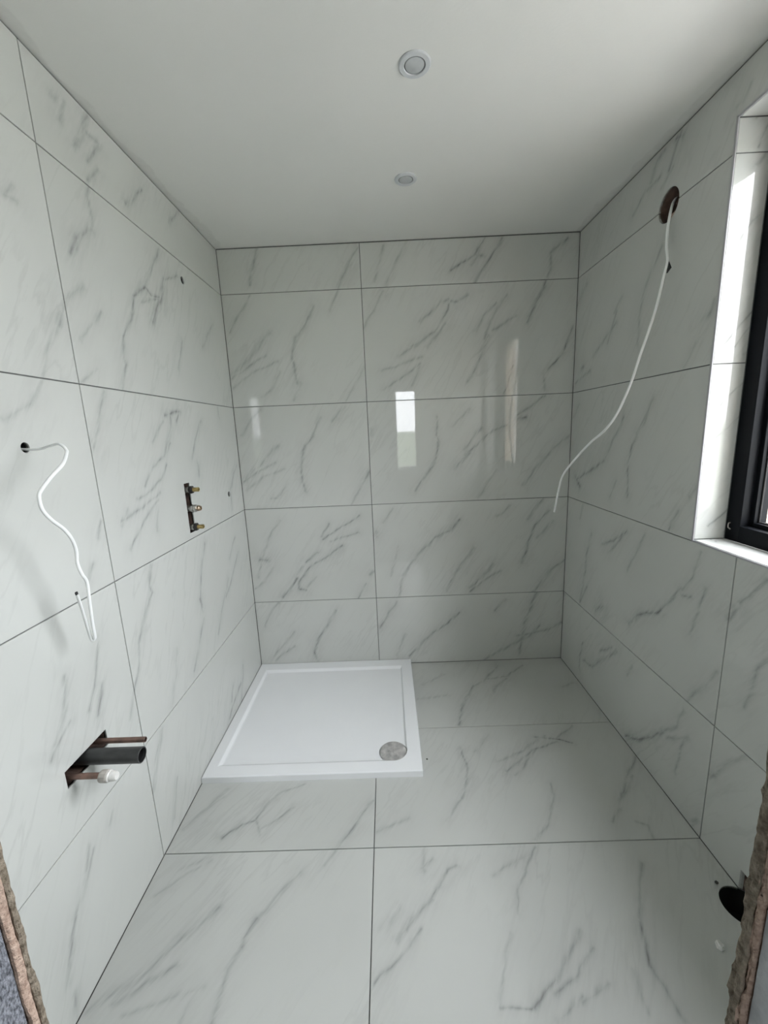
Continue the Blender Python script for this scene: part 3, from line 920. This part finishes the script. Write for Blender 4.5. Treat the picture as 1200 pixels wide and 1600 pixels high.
# ------------------------------------------------------------------ doorway edges: ragged adhesive and broken plaster
def rough_strip(name, side, xa, xb, y0, y1, amp, seed, mat, parent, ragged=0.0, cols=7, rows=320, z1=DZ):
    """solid strip from xa (in the wall) to the ragged face near xb, between y0 and y1"""
    bm = bmesh.new()
    grid = []
    for r in range(rows + 1):
        z = z1 * r / rows
        row = []
        e0 = ragged * noise.noise(Vector((seed, z * 22, 1.0))) + ragged * 0.5 * noise.noise(Vector((seed, z * 75, 2.0)))
        e1 = ragged * noise.noise(Vector((seed, z * 18, 7.0))) + ragged * 0.5 * noise.noise(Vector((seed, z * 70, 9.0)))
        for k in range(cols + 1):
            f = k / cols
            y = (y0 + e0) * (1 - f) + (y1 + e1) * f
            d = amp * (0.9 * noise.noise(Vector((seed + 5, z * 24, f * 0.9))) + 0.6 * noise.noise(Vector((seed + 9, z * 80, f * 3))) + 0.4 * noise.noise(Vector((seed + 2, z * 200, f * 6))))
            edge = 0.35 * amp * (abs(f - 0.5) * 2) ** 4
            row.append(bm.verts.new((xb - side * (edge - d), y, z)))
        row.insert(0, bm.verts.new((xa, y0 + e0, z)))
        row.append(bm.verts.new((xa, y1 + e1, z)))
        grid.append(row)
    n = len(grid[0])
    for A, B in zip(grid[:-1], grid[1:]):
        for k in range(n - 1):
            bm.faces.new((A[k], A[k + 1], B[k + 1], B[k]))
        bm.faces.new((A[n - 1], A[0], B[0], B[n - 1]))
    bm.faces.new(grid[0]); bm.faces.new(grid[-1])
    o = bm_obj(name, bm, mat, parent, smooth=True)
    return o
o = rough_strip('adhesive_edge', 1, DX0 - 0.004, 0.4910, YF, YF - 0.0062, 0.0024, 3.1, M_ADH, wall_front, 0.0014)
o['label'] = 'ragged brown tile adhesive'
o = rough_strip('plaster_edge', 1, DX0 - 0.004, 0.4895, YF - 0.0058, YF - 0.0135, 0.0016, 8.7, M_PLASTER, wall_front, 0.0014)
o['label'] = 'broken pink plaster'
o = rough_strip('jamb_lining', 1, DX0 - 0.004, 0.4865, YF - 0.0150, YO + 0.002, 0.0010, 14.2, M_FELT, wall_front, 0.0)
o['label'] = 'grey fibrous lining'
o = rough_strip('adhesive_edge', -1, DX1 + 0.004, 1.2045, YF, YF - 0.0105, 0.0036, 23.4, M_ADH, wall_front, 0.0022)
o['label'] = 'ragged brown tile adhesive'
o = rough_strip('plaster_edge', -1, DX1 + 0.004, 1.2075, YF - 0.0095, YF - 0.0158, 0.0034, 31.9, M_PLASTER, wall_front, 0.0020)
o['label'] = 'broken pink plaster'
o = rough_strip('jamb_lining', -1, DX1 + 0.004, 1.2115, YF - 0.0172, YO + 0.002, 0.0008, 41.0, M_BOARD, wall_front, 0.0)
o['label'] = 'pale grey board lining'

# ------------------------------------------------------------------ room behind the doorway (seen mirrored in the glossy tiles)
hf = structure(box('floor_landing', HX0, HX1, HY, YO, -0.15, -0.001, M_HFLOOR))
hl = structure(box('wall_landing_left', HX0 - 0.1, HX0, HY - 0.1, YO, 0, H, M_PAINT))
hr = structure(box('wall_landing_right', HX1, HX1 + 0.1, HY - 0.1, YO, 0, H, M_PAINT))
hb = structure(box('wall_landing_back', HX0, HX1, HY - 0.14, HY, 0, H, M_PAINT))
h1 = structure(box('wall_landing_front', HX0, -0.14, YO, YO + 0.1, 0, H, M_PAINT))
h2 = structure(box('wall_landing_side', XG + 0.06, HX1, YO, YO + 0.1, 0, H, M_PAINT))
hc = structure(box('ceiling_landing', HX0 - 0.1, HX1 + 0.1, HY - 0.14, YO, H, H + 0.12, M_PAINT))
c = box('cutter', 1.03, 1.40, HY - 0.4, HY + 0.2, 0.86, 2.15, M_PAINT)
cut([hb], c); drop(c)
w2 = structure(empty('window_2', (1.185, HY, 0.86)))
def w2box(name, x0, x1, y0, y1, z0, z1, mat):
    o = box(name, x0, x1, y0, y1, z0, z1, mat, None, bev=0.002 if mat is not M_GLASS else 0)
    o.data.transform(Matrix.Translation(-w2.location)); o.parent = w2
    return o
for (x0, x1, z0, z1) in ((1.03, 1.06, 0.86, 2.15), (1.37, 1.40, 0.86, 2.15), (1.06, 1.37, 0.86, 0.89), (1.06, 1.37, 2.12, 2.15)):
    w2box('frame_bar', x0, x1, HY - 0.11, HY - 0.05, z0, z1, M_UPVC)
for x0, x1 in ((1.06, 1.37),):
    w2box('pane', x0, x1, HY - 0.083, HY - 0.078, 0.89, 2.12, M_GLASS)
w2box('window_sill', 0.98, 1.45, HY - 0.05, HY + 0.16, 0.835, 0.86, M_UPVC)
structure(box('baseboard_landing', HX0, HX1, HY, HY + 0.018, 0, 0.12, M_UPVC, bev=0.003))

# ------------------------------------------------------------------ shower tray
TX, TY, TZ = 0.977, -0.893, 0.032
def make_tray():
    bm = bmesh.new()
    NA = 12
    def rect(x0, x1, y0, y1, z, r=0.003):
        pts = [(x0, y0)]
        for k in range(NA + 1):           # front right corner follows the round drain
            a = -math.pi / 2 + math.pi / 2 * k / NA
            pts.append((x1 - r + r * math.cos(a), y0 + r + r * math.sin(a)))
        pts += [(x1, y1), (x0, y1)]
        return [bm.verts.new((x, y, z)) for x, y in pts]
    rings_ = [rect(0.002, TX, TY, -0.002, 0.0005), rect(0.002, TX, TY, -0.002, TZ - 0.004), rect(0.004, TX - 0.0015, TY + 0.0015, -0.0035, TZ - 0.001),
              rect(0.006, TX - 0.004, TY + 0.004, -0.006, TZ), rect(0.050, 0.917, -0.8345, -0.074, TZ, 0.067), rect(0.053, 0.914, -0.8315, -0.077, TZ - 0.001, 0.064),
              rect(0.064, 0.908, -0.814, -0.090, TZ - 0.0115, 0.056), rect(0.070, 0.903, -0.802, -0.096, TZ - 0.0125, 0.050)]
    n = len(rings_[0])
    for A, B in zip(rings_[:-1], rings_[1:]):
        for k in range(n):
            bm.faces.new((A[k], A[(k + 1) % n], B[(k + 1) % n], B[k]))
    cvt = bm.verts.new((0.83, -0.74, TZ - 0.0145))
    R_ = rings_[-1]
    for k in range(n):
        bm.faces.new((R_[k], R_[(k + 1) % n], cvt))
    bm.faces.new(rings_[0])
    o = bm_obj('shower_tray', bm, M_TRAY)
    return o
tray = make_tray()
DC = Vector((0.8485, -0.7680, 0))
bm = bmesh.new(); lathe(bm, [(-0.02, 0.0655), (0.06, 0.0655)], (DC.x, DC.y, TZ), (0, 0, 1), 48)
c = bm_obj('cutter', bm, M_TRAY)
c.data.transform(Matrix.Translation((0, 0, 0)))
cut([tray], c); drop(c)
tag(tray, 'white square low-profile shower tray in the back left corner', 'shower tray')
bm = bmesh.new()
cv = bm.verts.new((DC.x, DC.y, 0.025))
prev_ring = None
for r_i in range(1, 9):
    r = 0.063 * r_i / 8
    rg = []
    for k in range(40):
        a = 2 * math.pi * k / 40
        x, y = DC.x + r * math.cos(a), DC.y + r * math.sin(a)
        z = 0.0245 + 0.006 * noise.noise(Vector((x * 55, y * 55, 3.3))) + 0.004 * noise.noise(Vector((x * 130, y * 130, 1.3)))
        if r_i == 8: z = 0.0215
        rg.append(bm.verts.new((x, y, z)))
    for k in range(40):
        if prev_ring is None: bm.faces.new((cv, rg[k], rg[(k + 1) % 40]))
        else: bm.faces.new((prev_ring[k], prev_ring[(k + 1) % 40], rg[(k + 1) % 40], rg[k]))
    prev_ring = rg
o = bm_obj('drain_cover', bm, M_FILM, tray, smooth=True)
o['label'] = 'crumpled grey film over the round drain'

# ------------------------------------------------------------------ recessed downlights (switched off)
def downlight(x, y):
    e = empty('downlight', (x, y, H))
    def part(name, prof, mat):
        bm = bmesh.new(); lathe(bm, prof, (0, 0, 0), (0, 0, -1), 40)
        return bm_obj(name, bm, mat, e, smooth=True)
    part('bezel', [(0.0, 0.0455), (0.002, 0.0455), (0.0045, 0.0425), (0.005, 0.0310), (0.0035, 0.0300), (0.0, 0.0300)], M_LAMP)
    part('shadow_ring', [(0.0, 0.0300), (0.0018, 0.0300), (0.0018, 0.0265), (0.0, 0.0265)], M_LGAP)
    part('lens', [(0.0, 0.0265), (0.0034, 0.0265), (0.0042, 0.024), (0.0042, 0.0)], M_LENS)
    return e
tag(downlight(0.996, -1.061), 'round white recessed ceiling downlight nearer the camera', 'downlight', 'ceiling downlights')
tag(downlight(0.996, -0.533), 'round white recessed ceiling downlight nearer the back wall', 'downlight', 'ceiling downlights')

# ------------------------------------------------------------------ holes in the tiles
def cyl_cut(tiles, wall, origin, axis, r, depth, n=36, mat=M_CAVITY):
    bm = bmesh.new(); lathe(bm, [(-0.05, r), (depth, r)], origin, axis, n)
    c = bm_obj('cutter', bm, mat)
    cut(tiles, c); cut([wall], c, True); drop(c)
cyl_cut([LT[(3, 0)]], wall_left, (0, -0.451, 2.184), (-1, 0, 0), 0.0155, 0.06, 24, M_HOLE_SHADE)
cyl_cut([LT[(2, 0)]], wall_left, (0, -0.208, 1.188), (-1, 0, 0), 0.0150, 0.06, 24, M_HOLE_SHADE)
cyl_cut([LT[(2, 1)]], wall_left, (0, -1.424, 1.488), (-1, 0, 0), 0.0125, 0.06, 24, M_HOLE_SHADE)
cyl_cut([RT[(3, 0)], RT[(4, 0)]], wall_right, (W, -0.719, 2.263), (1, 0, 0), 0.056, 0.075, 48)
cyl_cut([FL[(2, 1)], RT[(0, 1)]], wall_right, (1.922, -1.412, 0.022), (0, 0, -1), 0.059, 0.10, 48)
bm = bmesh.new(); lathe(bm, [(-0.072, 0.059), (0.10, 0.059)], (1.922, -1.412, 0), (0, 0, -1), 48)
c = bm_obj('cutter', bm, M_HOLE_SHADE); cut([floor], c, True); drop(c)
c = box('cutter', -0.07, 0.05, -0.687, -0.637, 1.087, 1.305, M_CAVITY)
cut([LT[(2, 0)]], c); cut([wall_left], c, True); drop(c)
c = box('cutter', -0.07, 0.05, -1.511, -1.352, 0.600, 0.651, M_CAVITY)
cut([LT[(1, 1)]], c); cut([wall_left], c, True); drop(c)

# ------------------------------------------------------------------ shower valve body in its slot
vx = empty('shower_valve', (0, -0.662, 1.087))
def vpart(name, bm, mat, parent=None, smooth=True):
    bmesh.ops.translate(bm, vec=-vx.location, verts=bm.verts)
    return bm_obj(name, bm, mat, parent or vx, smooth)
bm = bmesh.new(); add_box(bm, -0.060, -0.022, -0.676, -0.648, 1.095, 1.300, 0.004, 2)
vpart('valve_body', bm, M_NUT, smooth=False)
bm = bmesh.new(); lathe(bm, [(-0.0, 0.009), (0.09, 0.009)], (-0.02, -0.677, 1.150), (0, 0, 1), 16)
vpart('pipe', bm, M_COPPER)
for z, kind in ((1.276, 0), (1.193, 1), (1.110, 0)):
    bm = bmesh.new(); lathe(bm, [(-0.03, 0.014), (0.006, 0.014), (0.009, 0.0125), (0.009, 0.0)], (0, -0.662, z), (1, 0, 0), 24)
    col = vpart('fitting', bm, M_CHROME)
    if kind == 0:
        bm = bmesh.new(); lathe(bm, [(0.009, 0.0165), (0.011, 0.018), (0.022, 0.018), (0.024, 0.0165)], (0, -0.662, z), (1, 0, 0), 6)
        vpart('nut', bm, M_NUT, col, smooth=False)
        bm = bmesh.new()
        prof = [(0.020, 0.0085)]
        for k in range(6): prof += [(0.024 + k * 0.004, 0.0085), (0.026 + k * 0.004, 0.0098)]
        prof += [(0.049, 0.0098), (0.051, 0.0085), (0.051, 0.004), (0.047, 0.004), (0.047, 0.0)]
        lathe(bm, prof, (0, -0.662, z), (1, 0, 0), 20)
        vpart('spindle', bm, M_BRASS, col)
    else:
        bm = bmesh.new(); lathe(bm, [(0.008, 0.0175), (0.016, 0.0175), (0.018, 0.0135), (0.022, 0.0135), (0.022, 0.0165), (0.031, 0.0165), (0.033, 0.012), (0.038, 0.012)], (0, -0.662, z), (1, 0, 0), 8)
        vpart('nut', bm, M_CHROME, col, smooth=False)
        bm = bmesh.new(); lathe(bm, [(0.03, 0.0105), (0.038, 0.0125), (0.043, 0.0125), (0.045, 0.0105), (0.049, 0.0105), (0.049, 0.005), (0.044, 0.005), (0.044, 0.0)], (0, -0.662, z), (1, 0, 0), 20)
        vpart('spindle', bm, M_BRASS2, col)
tag(vx, 'exposed shower valve with three brass spindles in a tall slot of the left wall', 'valve')

# ------------------------------------------------------------------ basin pipework through the low slot
def pipe(name, y, z, x1, r, ri, mat, dz=0.0):
    bm = bmesh.new()
    lathe(bm, [(-0.0, r), (x1 + 0.06 - 0.001, r), (x1 + 0.06, r - 0.0008), (x1 + 0.06, ri), (x1 + 0.06 - 0.05, ri), (x1 + 0.06 - 0.05, 0)], (-0.06, y, z - dz), (1, 0, dz / 0.2), 32)
    o = bm_obj(name, bm, mat, smooth=True, loc=(0, y, z))
    return o
o = pipe('copper_pipe', -1.376, 0.631, 0.132, 0.0078, 0.0062, M_COPPER)
b2 = pipe('bore', -1.376, 0.631, 0.128, 0.0064, 0.0060, M_HOLE_SHADE)
b2.data.transform(Matrix.Translation((0, 0, 0))); b2.parent = o; b2.location = (0, 0, 0)
tag(o, 'open-ended thin copper pipe above the black waste pipe', 'pipe', 'basin pipes')
o = pipe('waste_pipe', -1.430, 0.6265, 0.153, 0.0212, 0.0180, M_WASTE)
tag(o, 'thick black plastic waste pipe sticking out of the left wall', 'pipe', 'basin pipes')
b2 = pipe('bore', -1.430, 0.6265, 0.145, 0.0183, 0.0170, M_HOLE_SHADE); b2.parent = o; b2.location = (0, 0, 0)
o = pipe('copper_pipe', -1.492, 0.621, 0.085, 0.0078, 0.0062, M_COPPER)
tag(o, 'capped copper pipe below the black waste pipe', 'pipe', 'basin pipes')
bm = bmesh.new(); lathe(bm, [(0.076, 0.009), (0.078, 0.0150), (0.083, 0.0165), (0.096, 0.0165), (0.100, 0.0145), (0.100, 0.0)], (0, 0, 0), (1, 0, -0.02), 12)
b2 = bm_obj('stop_end', bm, M_CAPG, o); b2['label'] = 'grey ribbed push-fit stop end'
bm = bmesh.new(); lathe(bm, [(0.098, 0.0148), (0.102, 0.0150), (0.104, 0.0128), (0.116, 0.0122), (0.121, 0.0095), (0.122, 0.0)], (0, 0, 0), (1, 0, -0.02), 24)
b3 = bm_obj('cap', bm, M_CAPW, b2, smooth=True)

# ------------------------------------------------------------------ loose cables
LC = [(-0.045, -1.424, 1.488), (-0.012, -1.424, 1.4845), (0.03, -1.4227, 1.4824), (0.07, -1.4312, 1.4902), (0.09, -1.436, 1.4933), (0.10, -1.436, 1.4891), (0.11, -1.4393, 1.4798), (0.115, -1.446, 1.4708), (0.12, -1.4701, 1.4468), (0.125, -1.5158, 1.4217), (0.13, -1.5534, 1.398), (0.13, -1.5634, 1.3843), (0.13, -1.5621, 1.3562), (0.13, -1.5447, 1.3299), (0.13, -1.5156, 1.3011), (0.13, -1.4992, 1.274), (0.125, -1.4865, 1.2424), (0.12, -1.484, 1.2098), (0.12, -1.4769, 1.1797), (0.115, -1.4598, 1.1519), (0.11, -1.4572, 1.0999), (0.1, -1.4484, 1.0437), (0.095, -1.4431, 1.0), (0.0905, -1.4414, 0.9886), (0.0855, -1.444, 0.9882), (0.085, -1.4482, 1.0175), (0.09, -1.4612, 1.0817), (0.095, -1.4735, 1.1270)]
bm = bmesh.new(); tube(bm, catmull(LC, 6), 0.0040, 0.0030, 12)
o = bm_obj('electric_cable', bm, M_CABLE, smooth=True, loc=(0, -1.424, 1.488))
tag(o, 'white cable hanging in curves from a small hole in the left wall', 'cable')
bm = bmesh.new(); tube(bm, [Vector((0.0948, -1.4733, 1.1262)), Vector((0.0955, -1.4750, 1.1325))], 0.0038, 0.0028, 10)
bmesh.ops.translate(bm, vec=(0, 1.424, -1.488), verts=bm.verts)
bm_obj('cut_end', bm, M_TIP, o)['label'] = 'dark stripped cable end'
RC = [(2.005, -0.690, 2.300), (1.985, -0.700, 2.290), (1.96, -0.724, 2.2579), (1.925, -0.7662, 2.1774), (1.915, -0.7828, 2.1021), (1.905, -0.8108, 2.0437), (1.9, -0.8044, 1.9959), (1.885, -0.8016, 1.8986), (1.87, -0.7947, 1.8239), (1.85, -0.7815, 1.73), (1.83, -0.7703, 1.6341), (1.81, -0.7269, 1.5235), (1.79, -0.6753, 1.4562), (1.775, -0.5869, 1.4015), (1.755, -0.4902, 1.3226), (1.74, -0.4069, 1.2422), (1.73, -0.3855, 1.1662), (1.72, -0.3661, 1.048)]
bm = bmesh.new(); tube(bm, catmull(RC, 6), 0.0056, 0.0048, 12)
o = bm_obj('electric_cable', bm, M_CABLE, smooth=True, loc=(W, -0.719, 2.263))
tag(o, 'long white cable drooping from the round hole in the right wall', 'cable')
bm = bmesh.new()
vv = [bm.verts.new(p) for p in ((1.905, -0.812, 2.046), (1.905, -0.830, 2.016), (1.904, -0.812, 2.004), (1.909, -0.812, 2.046), (1.909, -0.830, 2.016), (1.908, -0.812, 2.004))]
for f in ((0, 1, 2), (3, 5, 4), (0, 3, 4, 1), (1, 4, 5, 2), (2, 5, 3, 0)): bm.faces.new([vv[i] for i in f])
bmesh.ops.translate(bm, vec=(-W, 0.719, -2.263), verts=bm.verts)
bm_obj('dark_triangle', bm, M_TIP, o)['label'] = 'small dark triangle on the cable'  # thin dark triangle set against the cable
# rubble inside the round hole
for k, (y, z, s) in enumerate(((-0.690, 2.235, 0.020), (-0.742, 2.250, 0.015), (-0.705, 2.285, 0.017))):
    bm = bmesh.new(); bmesh.ops.create_icosphere(bm, subdivisions=2, radius=s)
    for v in bm.verts: v.co *= 1 + 0.35 * noise.noise(v.co * 60 + Vector((k, 0, 0)))
    bmesh.ops.translate(bm, vec=(W + 0.050, y, z), verts=bm.verts)
    bm_obj('rubble_lump', bm, M_PLASTER if k == 0 else M_CAVITY, wall_right)

# ------------------------------------------------------------------ bits on the floor
bm = bmesh.new()
pts = [(-0.011, -0.006), (-0.003, -0.013), (0.008, -0.010), (0.012, 0.000), (0.004, 0.010), (-0.006, 0.009)]
lo = [bm.verts.new((x, y, 0.0002)) for x, y in pts]
hi = [bm.verts.new((x * 0.8 + 0.001, y * 0.75, 0.007 + 0.003 * ((k * 7) % 3))) for k, (x, y) in enumerate(pts)]
bm.faces.new(lo); bm.faces.new(hi)
for k in range(6): bm.faces.new((lo[k], lo[(k + 1) % 6], hi[(k + 1) % 6], hi[k]))
o = bm_obj('plaster_chip', bm, M_CHIP); o.location = (1.772, -1.508, 0)
tag(o, 'small white broken chip on the floor by the right doorway edge', 'debris')
for (x, y, s, lab) in ((1.893, -1.345, 0.0055, 'dark crumb on the floor beside the round hole'), (1.003, -0.798, 0.0038, 'dark speck on the floor beside the shower tray')):
    bm = bmesh.new(); bmesh.ops.create_icosphere(bm, subdivisions=1, radius=s)
    for v in bm.verts:
        v.co = Vector((v.co.x * 1.2, v.co.y, v.co.z * 0.6)) * (1 + 0.3 * noise.noise(v.co * 300))
    o = bm_obj('grit_crumb', bm, M_GRIT); o.location = (x, y, s * 0.55)
    tag(o, lab, 'debris')

# ------------------------------------------------------------------ outside
g = structure(box('ground_outside', -1500, 1500, -1500, 1500, -2.9, -2.7, M_GROUND))
structure(box('added_dark_strip', 2.4, 8.0, -14, 16, -2.7, -2.68, M_DARK_STRIP))  # invented dark strip, cuts light bounced up to the ceiling near the window
structure(box('added_dark_ground', -400, 400, -1400, -14.2, -2.7, -2.68, M_DARK_GROUND))  # invented dark ground, keeps the mirrored landing window view grey below the horizon
hs = empty('neighbour_house', (13.5, 8.0, -2.7))
def hbox(name, x0, x1, y0, y1, z0, z1, mat, parent):
    o = box(name, x0, x1, y0, y1, z0, z1, mat, None); o.data.transform(Matrix.Translation(-hs.location)); o.parent = parent
    return o
hw = hbox('house_wall', 10, 17, 3, 13, -2.7, 2.2, M_CREAM, hs)
for y in (4.6, 9.8):
    f = hbox('house_window', 9.96, 10.02, y, y + 1.3, 0.6, 1.8, M_UPVC, hw)
    hbox('house_pane', 9.95, 9.97, y + 0.08, y + 1.22, 0.68, 1.72, M_GASKET, hw)
bm = bmesh.new()
vv = [bm.verts.new(p) for p in ((9.6, 2.7, 2.15), (17.4, 2.7, 2.15), (13.5, 2.7, 4.6), (9.6, 13.3, 2.15), (17.4, 13.3, 2.15), (13.5, 13.3, 4.6))]
for f in ((0, 1, 2), (3, 5, 4), (0, 2, 5, 3), (1, 4, 5, 2), (0, 3, 4, 1)): bm.faces.new([vv[i] for i in f])
bmesh.ops.translate(bm, vec=-hs.location, verts=bm.verts)
bm_obj('house_roof', bm, M_ROOF, hs)
tag(hs, 'cream brick house seen through the black-framed window', 'house')
